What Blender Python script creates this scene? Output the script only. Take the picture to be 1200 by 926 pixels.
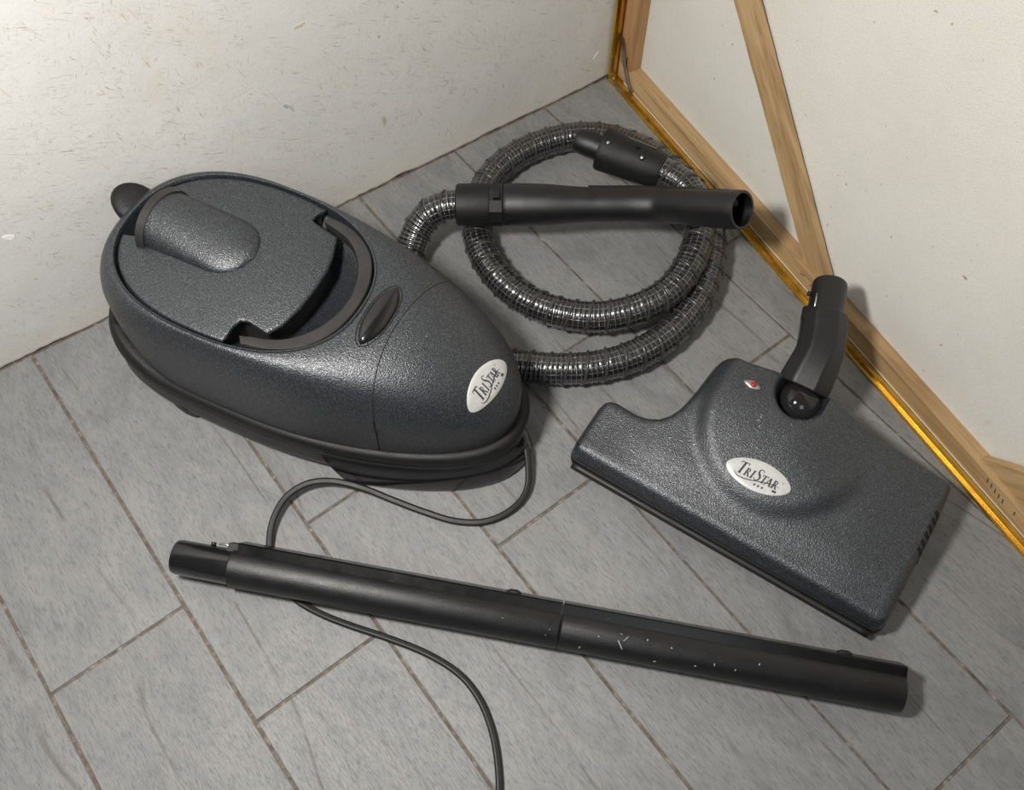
import bpy, bmesh, math, random
import numpy as np
from mathutils import Vector, Matrix, Euler
from mathutils.bvhtree import BVHTree

random.seed(7)
rng = np.random.default_rng(7)
S = bpy.context.scene
for o in list(bpy.data.objects):
    bpy.data.objects.remove(o)

# ------------------------------------------------------------------ camera
CAM = Vector((0.24522, 0.0, 0.97067))
pitch, roll, az = 1.06081452, 0.00334978, 0.65763877
fw = Vector((math.sin(az)*math.cos(pitch), math.cos(az)*math.cos(pitch), -math.sin(pitch)))
rt_ = Vector((math.cos(az), -math.sin(az), 0)); up_ = rt_.cross(fw)
r2 = rt_*math.cos(roll) + up_*math.sin(roll); u2 = -rt_*math.sin(roll) + up_*math.cos(roll)
cd = bpy.data.cameras.new('camera'); cam = bpy.data.objects.new('camera', cd); S.collection.objects.link(cam)
cd.sensor_fit = 'HORIZONTAL'; cd.sensor_width = 36.0; cd.lens = 36.0*1103.377/1200
cd.clip_start = 0.02; cd.clip_end = 50
m3 = Matrix((r2, u2, -fw)).transposed()
cam.matrix_world = Matrix.Translation(CAM) @ m3.to_4x4()
S.camera = cam

# ------------------------------------------------------------------ world, lights, exposure
wd = bpy.data.worlds.new('world'); S.world = wd; wd.use_nodes = True
wd.node_tree.nodes['Background'].inputs[0].default_value = (0.92, 0.96, 1.0, 1)
wd.node_tree.nodes['Background'].inputs[1].default_value = 0.09
def area(name, loc, target, size, power, color, shape='DISK'):
    l = bpy.data.lights.new(name, 'AREA'); l.shape = shape; l.size = size; l.energy = power; l.color = color
    o = bpy.data.objects.new(name, l); S.collection.objects.link(o); o.location = loc
    o.rotation_euler = (Vector(target)-Vector(loc)).to_track_quat('-Z', 'Y').to_euler(); return o
area('work_lamp', (0.12, 0.38, 0.95), (0.42, 0.38, 0.0), 0.14, 12.5, (1.0, 0.965, 0.91))
area('room_fill', (-0.15, -0.75, 1.55), (0.45, 0.35, 0.0), 0.6, 4.0, (0.93, 0.97, 1.0), 'SQUARE')  # soft fill light added behind the camera for fill and floor sheen
S.view_settings.view_transform = 'Standard'; S.view_settings.look = 'None'
S.view_settings.gamma = 1.0; S.view_settings.use_curve_mapping = False
S.view_settings.exposure = 0.0

# ------------------------------------------------------------------ materials
def newmat(name):
    m = bpy.data.materials.new(name); m.use_nodes = True
    nt = m.node_tree; b = nt.nodes['Principled BSDF']
    return m, nt, b
def N(nt, typ, **kw):
    n = nt.nodes.new(typ)
    for k, v in kw.items():
        if k.startswith('i_'): n.inputs[k[2:].replace('_', ' ')].default_value = v
        else: setattr(n, k, v)
    return n
def coords(nt, scale=(1, 1, 1), rot=(0, 0, 0), kind='Object', loc=(0, 0, 0)):
    tc = N(nt, 'ShaderNodeTexCoord'); mp = N(nt, 'ShaderNodeMapping')
    if any(rot):      # turn first, stretch afterwards, so slanted marks really slant
        m0 = N(nt, 'ShaderNodeMapping'); m0.inputs['Rotation'].default_value = rot; nt.links.new(tc.outputs[kind], m0.inputs[0])
        mp.inputs['Scale'].default_value = scale; mp.inputs['Location'].default_value = loc
        nt.links.new(m0.outputs[0], mp.inputs[0]); return mp.outputs[0]
    mp.inputs['Scale'].default_value = scale; mp.inputs['Rotation'].default_value = rot; mp.inputs['Location'].default_value = loc
    nt.links.new(tc.outputs[kind], mp.inputs[0]); return mp.outputs[0]
def noise(nt, vec, scale, detail=4, rough=.55, dist=0):
    n = N(nt, 'ShaderNodeTexNoise'); n.inputs['Scale'].default_value = scale; n.inputs['Detail'].default_value = detail
    n.inputs['Roughness'].default_value = rough; n.inputs['Distortion'].default_value = dist
    nt.links.new(vec, n.inputs['Vector']); return n.outputs['Fac']
def ramp(nt, fac, stops):
    r = N(nt, 'ShaderNodeValToRGB'); e = r.color_ramp.elements
    while len(e) < len(stops): e.new(.5)
    for k, (p, c) in enumerate(stops):
        e[k].position = p; e[k].color = (c if hasattr(c, '__len__') else (c, c, c)) + ((1,) if not hasattr(c, '__len__') or len(c) == 3 else ()) if hasattr(c, '__len__') else (c, c, c, 1)
    nt.links.new(fac, r.inputs[0]); return r.outputs[0]
def mix(nt, fac, a, b, blend='MIX'):
    x = N(nt, 'ShaderNodeMix', data_type='RGBA', blend_type=blend)
    for sock, v in ((x.inputs[0], fac), (x.inputs[6], a), (x.inputs[7], b)):
        if isinstance(v, (int, float)): sock.default_value = v
        elif isinstance(v, tuple): sock.default_value = v + (1,) if len(v) == 3 else v
        else: nt.links.new(v, sock)
    return x.outputs[2]
def math_(nt, op, a, b=None, c=None):
    x = N(nt, 'ShaderNodeMath', operation=op)
    for k, v in enumerate((a, b, c)):
        if v is None: continue
        if isinstance(v, (int, float)): x.inputs[k].default_value = v
        else: nt.links.new(v, x.inputs[k])
    return x.outputs[0]
def bump(nt, b, h, dist, strength=1.0, prev=None):
    n = N(nt, 'ShaderNodeBump'); n.inputs['Distance'].default_value = dist; n.inputs['Strength'].default_value = strength
    nt.links.new(h, n.inputs['Height'])
    if prev is not None: nt.links.new(prev, n.inputs['Normal'])
    nt.links.new(n.outputs[0], b.inputs['Normal']); return n.outputs[0]
def setc(nt, b, name, v):
    if isinstance(v, (int, float)): b.inputs[name].default_value = v
    elif isinstance(v, tuple): b.inputs[name].default_value = v + (1,) if len(v) == 3 else v
    else: nt.links.new(v, b.inputs[name])

def m_plastic(name, col=(.007, .007, .0075), rough=.4, bmp=0.0, bscale=1500, scratch=True, spec=.5, coat=0.0):
    m, nt, b = newmat(name); v = coords(nt)
    n1 = noise(nt, v, 60, 5)
    c = ramp(nt, n1, [(.3, tuple(x*.85 for x in col)), (.7, tuple(x*1.25 for x in col))])
    if scratch:
        v2 = coords(nt, (40, 400, 400), (.3, .2, .7)); n2 = noise(nt, v2, 1, 3)
        s = ramp(nt, n2, [(.715, 0.0), (.76, .16)]); c = mix(nt, s, c, (.35, .35, .35))
    setc(nt, b, 'Base Color', c)
    rr = ramp(nt, n1, [(.3, rough*.9), (.75, min(1, rough*1.2))]); setc(nt, b, 'Roughness', rr)
    b.inputs['Specular IOR Level'].default_value = spec; b.inputs['Coat Weight'].default_value = coat
    b.inputs['Coat Roughness'].default_value = .15
    if bmp > 0:
        bump(nt, b, noise(nt, v, bscale, 2), bmp)
    return m

def m_hammer(name):
    m, nt, b = newmat(name); v = coords(nt)
    vo = N(nt, 'ShaderNodeTexVoronoi', feature='SMOOTH_F1'); vo.inputs['Scale'].default_value = 640; vo.inputs['Smoothness'].default_value = .5
    nt.links.new(v, vo.inputs['Vector'])
    n = noise(nt, v, 760, 3, .6, .4)
    h = math_(nt, 'ADD', math_(nt, 'MULTIPLY', vo.outputs['Distance'], .7), n)
    fl = noise(nt, v, 850, 2, .6, .2)
    c = ramp(nt, fl, [(.38, (.012, .014, .017)), (.52, (.028, .032, .039)), (.66, (.095, .104, .12))])
    setc(nt, b, 'Base Color', c); b.inputs['Metallic'].default_value = .45; b.inputs['IOR'].default_value = 2.0; setc(nt, b, 'Roughness', ramp(nt, fl, [(.4, .40), (.62, .30)]))
    bump(nt, b, h, .00055, .8)
    return m

def m_plank():
    m, nt, b = newmat('grey_wood_look_tile'); tc = N(nt, 'ShaderNodeTexCoord'); oi = N(nt, 'ShaderNodeObjectInfo')
    off = N(nt, 'ShaderNodeVectorMath', operation='SCALE'); off.inputs[0].default_value = (3.1, 7.7, 1.3)
    sc = math_(nt, 'MULTIPLY', oi.outputs['Random'], 9.0); nt.links.new(sc, off.inputs['Scale'])
    ad = N(nt, 'ShaderNodeVectorMath', operation='ADD'); nt.links.new(tc.outputs['Object'], ad.inputs[0]); nt.links.new(off.outputs[0], ad.inputs[1])
    def mp(s):
        x = N(nt, 'ShaderNodeMapping'); x.inputs['Scale'].default_value = s; nt.links.new(ad.outputs[0], x.inputs[0]); return x.outputs[0]
    fine = noise(nt, mp((1, .16, 1)), 620, 4, .7, .5)
    big = noise(nt, mp((1, .40, 1)), 17, 6, .68, 1.6)
    fib = noise(nt, mp((1, .13, 1)), 330, 4, .65, 1.0)
    c = ramp(nt, big, [(.28, (.160, .161, .164)), (.5, (.212, .212, .212)), (.75, (.255, .253, .249))])
    c = mix(nt, ramp(nt, fine, [(.36, .60), (.50, .0)]), c, (.10, .10, .105))
    c = mix(nt, ramp(nt, fib, [(.54, 0.0), (.72, .30)]), c, (.32, .32, .317))
    vein = N(nt, 'ShaderNodeTexWave', wave_type='BANDS', bands_direction='X'); vein.inputs['Scale'].default_value = 4.3
    vein.inputs['Distortion'].default_value = 9; vein.inputs['Detail'].default_value = 2.5; vein.inputs['Detail Scale'].default_value = 1.1
    nt.links.new(mp((1, .30, 1)), vein.inputs['Vector'])
    vm = math_(nt, 'MULTIPLY', ramp(nt, vein.outputs['Fac'], [(.993, 0.0), (1.0, .7)]), ramp(nt, noise(nt, mp((1, 1, 1)), 9, 2), [(.5, 0.0), (.6, 1.0)]))
    c = mix(nt, vm, c, (.10, .09, .085))
    hsv = N(nt, 'ShaderNodeHueSaturation'); nt.links.new(c, hsv.inputs['Color'])
    nt.links.new(math_(nt, 'ADD', math_(nt, 'MULTIPLY', oi.outputs['Random'], .14), .93), hsv.inputs['Value'])
    setc(nt, b, 'Base Color', hsv.outputs[0])
    setc(nt, b, 'Roughness', ramp(nt, fine, [(.3, .62), (.7, .46)]))
    bump(nt, b, fine, .0007, 1.0)
    return m

def m_grout():
    m, nt, b = newmat('brown_grout'); v = coords(nt)
    c = ramp(nt, noise(nt, v, 90, 5, .7), [(.34, (.075, .06, .05)), (.55, (.15, .122, .10)), (.72, (.33, .285, .235))])
    setc(nt, b, 'Base Color', c); b.inputs['Roughness'].default_value = .9
    bump(nt, b, noise(nt, v, 500, 3), .0008); return m

def m_wall():
    m, nt, b = newmat('scuffed_cream_paint'); v = coords(nt)
    c = ramp(nt, noise(nt, v, 3.0, 5, .6), [(.3, (.61, .605, .585)), (.7, (.69, .685, .665))])
    c = mix(nt, ramp(nt, noise(nt, v, 420, 3), [(.5, 0.0), (.75, .35)]), c, (.55, .53, .48))
    # scratches in two slants, broken up by a coarse mask
    for k, (rot, sc, col, th, msc) in enumerate(((1.15, (900, 40, 60), (.36, .33, .28), .685, 31), (-.35, (900, 40, 80), (.40, .36, .30), .70, 37), (.25, (700, 40, 70), (.46, .38, .26), .70, 26), (1.0, (1500, 40, 22), (.42, .40, .37), .70, 9), (.6, (900, 40, 90), (.30, .26, .22), .71, 44))):
        n1 = noise(nt, coords(nt, sc, (0, rot, 0), loc=(k*3.3, k, 0)), 1, 2, .5, .8)
        n2 = noise(nt, coords(nt, (1, 1, 1), loc=(k*5, 0, 2)), msc, 2)
        f = math_(nt, 'MULTIPLY', ramp(nt, n1, [(th-.055, 0.0), (th-.005, .85)]), ramp(nt, n2, [(.50, 0.0), (.56, 1.0)]))
        c = mix(nt, f, c, col)
    sp = noise(nt, coords(nt, (1, 1, .8)), 75, 2)
    c = mix(nt, ramp(nt, sp, [(.73, 0.0), (.77, .7)]), c, (.36, .30, .22))
    st = noise(nt, coords(nt, (1, 1, .45)), 11, 4, .6)
    c = mix(nt, ramp(nt, st, [(.60, 0.0), (.78, .35)]), c, (.60, .52, .38))
    # grime that settles on the lowest centimetres of paint
    sx = N(nt, 'ShaderNodeSeparateXYZ'); nt.links.new(coords(nt), sx.inputs[0])
    low = math_(nt, 'ADD', sx.outputs['Z'], math_(nt, 'MULTIPLY', noise(nt, v, 30, 4), .05))
    c = mix(nt, ramp(nt, low, [(.02, .55), (.075, 0.0)]), c, (.60, .56, .46))
    setc(nt, b, 'Base Color', c); b.inputs['Roughness'].default_value = .55
    h = math_(nt, 'ADD', noise(nt, v, 12, 3), math_(nt, 'MULTIPLY', noise(nt, v, 300, 3), .12))
    bump(nt, b, h, .004, .5); return m

def m_canvas():
    m, nt, b = newmat('primed_canvas'); v = coords(nt)
    c = ramp(nt, noise(nt, v, 5, 4), [(.3, (.68, .665, .61)), (.7, (.76, .745, .69))])
    c = mix(nt, ramp(nt, noise(nt, v, 500, 4, .7), [(.45, 0.0), (.8, .5)]), c, (.50, .48, .42))
    sp = noise(nt, v, 130, 1); c = mix(nt, ramp(nt, sp, [(.77, 0.0), (.80, .7)]), c, (.25, .20, .15))
    st = noise(nt, coords(nt, (1, 1, .5)), 25, 3); c = mix(nt, ramp(nt, st, [(.70, 0.0), (.85, .6)]), c, (.50, .38, .30))
    setc(nt, b, 'Base Color', c); b.inputs['Roughness'].default_value = .95
    wv = N(nt, 'ShaderNodeTexChecker'); wv.inputs['Scale'].default_value = 900; nt.links.new(v, wv.inputs['Vector'])
    bump(nt, b, math_(nt, 'ADD', noise(nt, v, 700, 2), math_(nt, 'MULTIPLY', noise(nt, v, 15, 2), 2.0)), .0006); return m

def m_wood(name, c1, c2, c3, axis_scale, rot=(0, 0, .1378)):
    m, nt, b = newmat(name)
    g = noise(nt, coords(nt, axis_scale, rot), 1, 5, .6, .8); g2 = noise(nt, coords(nt, tuple(x*.22 for x in axis_scale), rot), 1, 3, .5, 1.5)
    c = ramp(nt, g2, [(.3, c1), (.5, c2), (.72, c3)])
    c = mix(nt, ramp(nt, g, [(.50, 0.0), (.66, .45)]), c, tuple(x*.55 for x in c1))
    kn = noise(nt, coords(nt, (1, 1, 1)), 14, 2); c = mix(nt, ramp(nt, kn, [(.70, 0.0), (.78, .55)]), c, (.16, .08, .04))
    setc(nt, b, 'Base Color', c); b.inputs['Roughness'].default_value = .68
    bump(nt, b, g, .0006, .6); return m

def m_metal(name, col, rough, var=.25, sc=(40, 40, 40)):
    m, nt, b = newmat(name); n = noise(nt, coords(nt, sc), 1, 4)
    setc(nt, b, 'Base Color', ramp(nt, n, [(.3, tuple(x*(1-var) for x in col)), (.7, col)]))
    b.inputs['Metallic'].default_value = 1; setc(nt, b, 'Roughness', ramp(nt, n, [(.3, rough*.8), (.7, min(1, rough*1.3))])); return m

def m_flat(name, col, rough=.6, metal=0.0, spec=.5):
    m, nt, b = newmat(name)
    setc(nt, b, 'Base Color', ramp(nt, noise(nt, coords(nt), 200, 2), [(.3, tuple(x*.93 for x in col)), (.7, tuple(min(1, x*1.05) for x in col))]))
    b.inputs['Roughness'].default_value = rough; b.inputs['Metallic'].default_value = metal; b.inputs['Specular IOR Level'].default_value = spec; return m

def m_hose():
    m, nt, b = newmat('wire_mesh_hose_skin')
    uv = N(nt, 'ShaderNodeUVMap'); sx = N(nt, 'ShaderNodeSeparateXYZ'); nt.links.new(uv.outputs[0], sx.inputs[0])
    def lines(c, w):
        f = math_(nt, 'ABSOLUTE', math_(nt, 'SUBTRACT', math_(nt, 'FRACT', c), .5))
        return math_(nt, 'LESS_THAN', f, w)
    g = math_(nt, 'MAXIMUM', lines(sx.outputs['X'], .06), lines(sx.outputs['Y'], .055))
    wob = noise(nt, coords(nt), 350, 2)
    g = math_(nt, 'MULTIPLY', g, ramp(nt, wob, [(.36, .25), (.55, 1.0)]))
    c = mix(nt, g, (.008, .008, .010), (.33, .325, .31)); setc(nt, b, 'Base Color', c)
    setc(nt, b, 'Metallic', math_(nt, 'MULTIPLY', g, .9)); b.inputs['Roughness'].default_value = .30
    b.inputs['Coat Weight'].default_value = .8; b.inputs['Coat Roughness'].default_value = .14
    bump(nt, b, g, .0006); return m

def m_smoked():
    m, nt, b = newmat('smoked_clear_plastic')
    b.inputs['Base Color'].default_value = (.035, .035, .036, 1); b.inputs['Roughness'].default_value = .08
    b.inputs['Transmission Weight'].default_value = .55; b.inputs['IOR'].default_value = 1.45
    n = noise(nt, coords(nt), 80, 2); setc(nt, b, 'Roughness', ramp(nt, n, [(.3, .06), (.7, .16)])); return m

M = dict(
    hammer=m_hammer('hammered_charcoal_paint'),
    black=m_plastic('black_plastic', rough=.46, bmp=.0004, bscale=1100, spec=.4),
    satin=m_plastic('satin_black_plastic', (.005, .005, .0058), .37, bmp=.0003, bscale=1200, spec=.6),
    gloss=m_plastic('glossy_black_plastic', (.008, .008, .009), .16, scratch=False, coat=.3),
    conduit=m_plastic('smooth_black_conduit', (.004, .004, .0045), .24, spec=.25),  # shade of its turned-away face put in as blacker, less reflective plastic
    rubber=m_plastic('black_rubber', (.009, .009, .009), .5, scratch=False),
    handle=m_plastic('grey_black_grip_plastic', (.022, .021, .020), .38, bmp=.0001),
    dark=m_flat('dark_recess', (.006, .006, .006), .8),
    plank=m_plank(), grout=m_grout(), wall=m_wall(), canvas=m_canvas(),
    pine=m_wood('pale_pine', (.33, .20, .09), (.46, .305, .15), (.56, .39, .205), (190, 10, 190)),
    pine_h=m_wood('pale_pine_lengthwise', (.33, .20, .09), (.46, .305, .15), (.56, .39, .205), (150, 12, 150)),
    oak=m_wood('orange_brown_pine', (.32, .16, .065), (.42, .23, .10), (.48, .29, .14), (170, 170, 9)),
    gold=m_metal('gold_anodised_metal', (.86, .60, .16), .26), gold_in=m_metal('darker_gold_metal', (.52, .34, .10), .38),
    zinc=m_metal('dull_zinc', (.42, .42, .40), .45), steel=m_metal('bright_steel', (.8, .8, .78), .25, .1),
    white=m_flat('folded_canvas_edge', (.70, .68, .64), .8), badge=m_flat('silver_grey_badge', (.56, .56, .55), .38, .15),
    ink=m_flat('badge_ink', (.03, .03, .035), .5), hose=m_hose(), coil=m_plastic('grey_hose_coil', (.035, .034, .033), .30, scratch=False, coat=.3),
    smoked=m_smoked(), red=m_flat('red_lens', (.32, .02, .02), .2), chip=m_flat('bare_plaster', (.85, .84, .82), .9), scuff=m_flat('pale_scuff', (.42, .43, .44), .7),
    concrete=m_flat('raw_wall_edge', (.10, .09, .08), .9),
)

# ------------------------------------------------------------------ object helpers
COL = S.collection
def link(name, me, mat, parent=None, smooth=True, kind=None):
    me.materials.clear(); me.materials.append(M[mat] if isinstance(mat, str) else mat)
    if smooth:
        for p in me.polygons: p.use_smooth = True
    o = bpy.data.objects.new(name, me); COL.objects.link(o)
    if parent is not None: o.parent = parent
    if kind: o['kind'] = kind
    return o
def mesh(name, V, F, mat, parent=None, smooth=True, sharp=None, kind=None):
    me = bpy.data.meshes.new(name); me.from_pydata([tuple(v) for v in V], [], [tuple(f) for f in F]); me.validate()
    bm = bmesh.new(); bm.from_mesh(me); bmesh.ops.recalc_face_normals(bm, faces=bm.faces); bm.to_mesh(me); bm.free()
    o = link(name, me, mat, parent, smooth, kind)
    if sharp: me.set_sharp_from_angle(angle=math.radians(sharp))
    return o
def from_bm(name, bm, mat, parent=None, smooth=False, sharp=None, kind=None):
    bmesh.ops.recalc_face_normals(bm, faces=bm.faces)
    me = bpy.data.meshes.new(name); bm.to_mesh(me); bm.free()
    o = link(name, me, mat, parent, smooth, kind)
    if sharp: me.set_sharp_from_angle(angle=math.radians(sharp))
    return o
def empty(name, loc, label, cat, group=None):
    o = bpy.data.objects.new(name, None); COL.objects.link(o); o.location = loc; o.empty_display_size = .05
    o['label'] = label; o['category'] = cat
    if group: o['group'] = group
    return o
def prism(poly, fn, lo, hi, bev=0.0):
    """closed 2-D polygon extruded between lo and hi; fn maps (a, b, c) to world"""
    bm = bmesh.new(); vs = [bm.verts.new((a, b, lo)) for a, b in poly]; f = bm.faces.new(vs)
    r = bmesh.ops.extrude_face_region(bm, geom=[f])
    for v in r['geom']:
        if isinstance(v, bmesh.types.BMVert): v.co.z = hi
    if bev > 0:
        bmesh.ops.bevel(bm, geom=list(bm.edges), offset=bev, segments=2, affect='EDGES', profile=.6)
    for v in bm.verts: v.co = Vector(fn(*v.co))
    return bm
def catmull(P, n=12):
    P = [np.array(p, float) for p in P]; P = [2*P[0]-P[1]] + P + [2*P[-1]-P[-2]]; out = []
    for i in range(1, len(P)-2):
        for k in range(n):
            t = k/n; a, b, c, d = P[i-1:i+3]
            out.append(.5*((2*b)+(-a+c)*t+(2*a-5*b+4*c-d)*t*t+(-a+3*b-3*c+d)*t**3))
    out.append(P[-2]); return np.array(out)
def resample(P, step):
    d = np.r_[0, np.cumsum(np.linalg.norm(np.diff(P, axis=0), axis=1))]; n = max(2, int(d[-1]/step)+1)
    s = np.linspace(0, d[-1], n); return np.stack([np.interp(s, d, P[:, k]) for k in range(3)], 1), s
def frames(P, up0=(0, 0, 1)):
    T = np.gradient(P, axis=0); T /= np.linalg.norm(T, axis=1)[:, None]
    u = np.array(up0, float); Ns = []
    for t in T:
        u = u - t*(u@t); u /= np.linalg.norm(u); Ns.append(u.copy())
    Ns = np.array(Ns); return T, Ns, np.cross(T, Ns)
def sweep(P, R, sides=20, up0=(0, 0, 1), caps=True, prof=None, R2=None):
    """tube along P with radius R (array or number); prof: optional list of (a,b) unit profile (a along side, b along up)"""
    P = np.array(P, float); n = len(P); R = np.broadcast_to(np.array(R, float), (n,)); R2 = R if R2 is None else np.broadcast_to(np.array(R2, float), (n,))
    T, U, B = frames(P, up0)
    if prof is None: prof = [(math.cos(2*math.pi*k/sides), math.sin(2*math.pi*k/sides)) for k in range(sides)]
    m = len(prof); V = []
    for i in range(n):
        for a, b in prof: V.append(P[i] + B[i]*a*R[i] + U[i]*b*R2[i])
    F = [(i*m+k, i*m+(k+1) % m, (i+1)*m+(k+1) % m, (i+1)*m+k) for i in range(n-1) for k in range(m)]
    if caps: F += [tuple(range(m))[::-1], tuple((n-1)*m+k for k in range(m))]
    return V, F
def lathe_between(A, B, prof, sides=32, caps=True):
    """profile [(t, r)] with t metres along A->B"""
    A = np.array(A, float); B = np.array(B, float); d = (B-A)/np.linalg.norm(B-A)
    u = np.array((0, 0, 1.)); u = u-d*(u@d); u /= np.linalg.norm(u); w = np.cross(d, u); V = []
    for t, r in prof:
        for k in range(sides):
            a = 2*math.pi*k/sides; V.append(A+d*t+(w*math.cos(a)+u*math.sin(a))*r)
    n = len(prof); F = [(i*sides+k, i*sides+(k+1) % sides, (i+1)*sides+(k+1) % sides, (i+1)*sides+k) for i in range(n-1) for k in range(sides)]
    if caps: F += [tuple(range(sides))[::-1], tuple((n-1)*sides+k for k in range(sides))]
    return V, F
def ball(c, r, seg=16):
    bm = bmesh.new(); bmesh.ops.create_uvsphere(bm, u_segments=seg, v_segments=seg//2+2, radius=1)
    r = r if hasattr(r, '__len__') else (r, r, r)
    for v in bm.verts: v.co = Vector((v.co.x*r[0]+c[0], v.co.y*r[1]+c[1], v.co.z*r[2]+c[2]))
    return bm

# ------------------------------------------------------------------ setting: wall lines
WA = Vector((0.10960949, 0.82617862, 0)); WB = Vector((1.00679252, 0.7632379, 0)); wdir = (WB-WA).normalized(); wn = Vector((-wdir.y, wdir.x, 0))
PA = Vector((1.00679252, 0.7632379, 0)); pe = Vector((-0.13729817, -0.99052976, 0)); pn = Vector((0.99052976, -0.13729817, 0))
def clip(poly, p0, n):   # keep side where (p-p0).n <= 0
    out = []
    for i in range(len(poly)):
        a, b = Vector(poly[i]), Vector(poly[(i+1) % len(poly)]); da, db = (a-p0).dot(n), (b-p0).dot(n)
        if da <= 0: out.append(a)
        if (da < 0 < db) or (db < 0 < da): out.append(a+(b-a)*(da/(da-db)))
    return out
# floor: recessed grout bed with each plank tile its own piece
bm = bmesh.new(); bmesh.ops.create_cube(bm, size=1)
for v in bm.verts: v.co = Vector((v.co.x*2.6+.55, v.co.y*2.6-.15, v.co.z*.03-.0165))
flo = from_bm('floor', bm, 'grout', kind='structure')
g = .0016
w2 = Vector((wn.x, wn.y)); pn2 = Vector((pn.x, pn.y))
for k in range(-3, 8):
    base = (2.92 if k % 2 == 0 else 1.93)*.15
    for j in range(-4, 3):
        y1 = base + j*.6; y0 = y1-.6
        jx = rng.normal(0, .00025, 4)
        poly = [(k*.15+g+jx[0], y0+g), ((k+1)*.15-g+jx[1], y0+g), ((k+1)*.15-g+jx[2], y1-g), (k*.15+g+jx[3], y1-g)]
        poly = clip(poly, Vector((WA.x, WA.y))+w2*.0023, w2)
        if len(poly) >= 3: poly = clip(poly, Vector((PA.x, PA.y))+pn2*.10, pn2)
        if len(poly) < 3 or max(p.y for p in poly) < -1.2: continue
        cx = sum(p.x for p in poly)/len(poly); cy = sum(p.y for p in poly)/len(poly)
        bm = prism([(p.x-cx, p.y-cy) for p in poly], lambda a, b, c: (a, b, c), -.006, 0.0)
        top = [e for e in bm.edges if all(abs(v.co.z) < 1e-6 for v in e.verts)]
        bmesh.ops.bevel(bm, geom=top, offset=.0007, segments=1, affect='EDGES')
        o = from_bm('plank', bm, 'plank', flo); o.location = (cx, cy, 0)
# left wall, bottom edge slightly ragged
def wl(a, b, c): return tuple(WA + wdir*a + wn*(c+.0045) + Vector((0, 0, b)))
nx = 240; top = 2.3; pts = []
xs = np.linspace(-1.1, .925, nx)
rag = .0012*np.sin(xs*37)+.0009*np.sin(xs*91+1)+.0007*rng.normal(size=nx)
V = []; F = []
for i, x in enumerate(xs):
    zb = max(.0004, .0018+rag[i])
    V += [wl(x, zb, .0), wl(x, zb+.003, -.0006), wl(x, top, -.0003), wl(x, top, .08), wl(x, zb, .08)]
for i in range(nx-1):
    for q in range(5):
        a = i*5+q; b2 = i*5+(q+1) % 5; F.append((a, b2, b2+5, a+5))
F += [(0, 1, 2, 3, 4), tuple((nx-1)*5+q for q in (4, 3, 2, 1, 0))]
wall = mesh('wall_left', V, F, 'wall', smooth=False, kind='structure')
bm = prism([(-1.1, .0), (.925, .0), (.925, .006), (-1.1, .006)], lambda a, b, c: wl(a, b, c), .012, .07)
from_bm('wall_foot', bm, 'concrete', wall)
# chips of bare plaster and a few gouges in the paint
def chip(a, z, w, h, rot=0, mat='chip', seed=0):
    r = random.Random(seed); n = 9; P = []
    for k in range(n):
        t = 2*math.pi*k/n; q = r.uniform(.6, 1.15); x, y = w*q*math.cos(t), h*q*math.sin(t)
        P.append((a+x*math.cos(rot)-y*math.sin(rot), z+x*math.sin(rot)+y*math.cos(rot)))
    from_bm('paint_chip', prism(P, lambda a, b, c: wl(a, b, c), -.0010, .0003), mat, wall)
CHIPS = [(0.0993, 0.1832), (0.2883, 0.0740)][:1]
chip(*CHIPS[0][:2], .0075, .0042, -.4, 'chip', 3)
for q, (w_, h_, r_, mt) in zip([(0.4273, 0.1937), (0.4333, 0.1866), (0.8775, 0.0508), (0.5445, 0.1090), (0.4639, 0.2874)],
                               [(.0028, .004, .8, m_flat('grey_blue_mark', (.36, .41, .41))), (.0012, .007, .3, 'scuff'), (.006, .0015, .9, 'chip'), (.003, .011, 0, m_flat('yellow_stain', (.52, .46, .32))), (.008, .003, .1, m_flat('tan_stain', (.55, .48, .34)))]):
    M['tmp'] = mt if not isinstance(mt, str) else M[mt]
    chip(q[0], q[1], w_, h_, r_, 'tmp', int(w_*1e5))
# wall behind the leaning canvas
def pf(a, b, c): return tuple(PA + pe*a + pn*c + Vector((0, 0, b)))     # a along, b up, c depth
from_bm('wall_right', prism([(-.06, 0), (1.7, 0), (1.7, 2.3), (-.06, 2.3)], lambda a, b, c: pf(a, b, c), .055, .12), 'wall', kind='structure')

# ------------------------------------------------------------------ framed canvas seen from the back
FL, FH = 1.20, .80
fr = empty('framed_canvas', PA+pe*.6, 'large gold-edged canvas standing on edge, its pine stretcher bars and diagonal braces showing', 'canvas')
fr_inv = Matrix.Translation(-fr.location)
def fp(name, bm, mat, parent=None, **kw):
    for v in bm.verts: v.co = fr_inv @ v.co
    return from_bm(name, bm, mat, parent or fr, **kw)
def bar(poly, lo, hi, axis, bev=.0):
    # poly in (depth, height) cross-section; run along a (axis 0) or along z (axis 1)
    if axis == 0: return prism(poly, lambda d, z, t: pf(t, z, d), lo, hi, bev)
    return prism(poly, lambda d, s, t: pf(s, t, d), lo, hi, bev)
sec = [(0, 0), (.034, 0), (.034, .004), (.0072, .0018), (.0070, .0062), (.0058, .0062), (.0056, .0014), (.0013, .0014), (.0011, .0042), (0, .0042)]
rail = fp('frame_rail', bar(sec, 0, FL, 0), 'gold', smooth=False)
fp('frame_rail', bar(sec, 0, FH, 1), 'gold')
fp('frame_rail', bar([(d, FL-s) for d, s in sec], 0, FH, 1), 'gold')
fp('frame_rail', bar([(d, FH-s) for d, s in sec], 0, FL, 0), 'gold')
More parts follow.
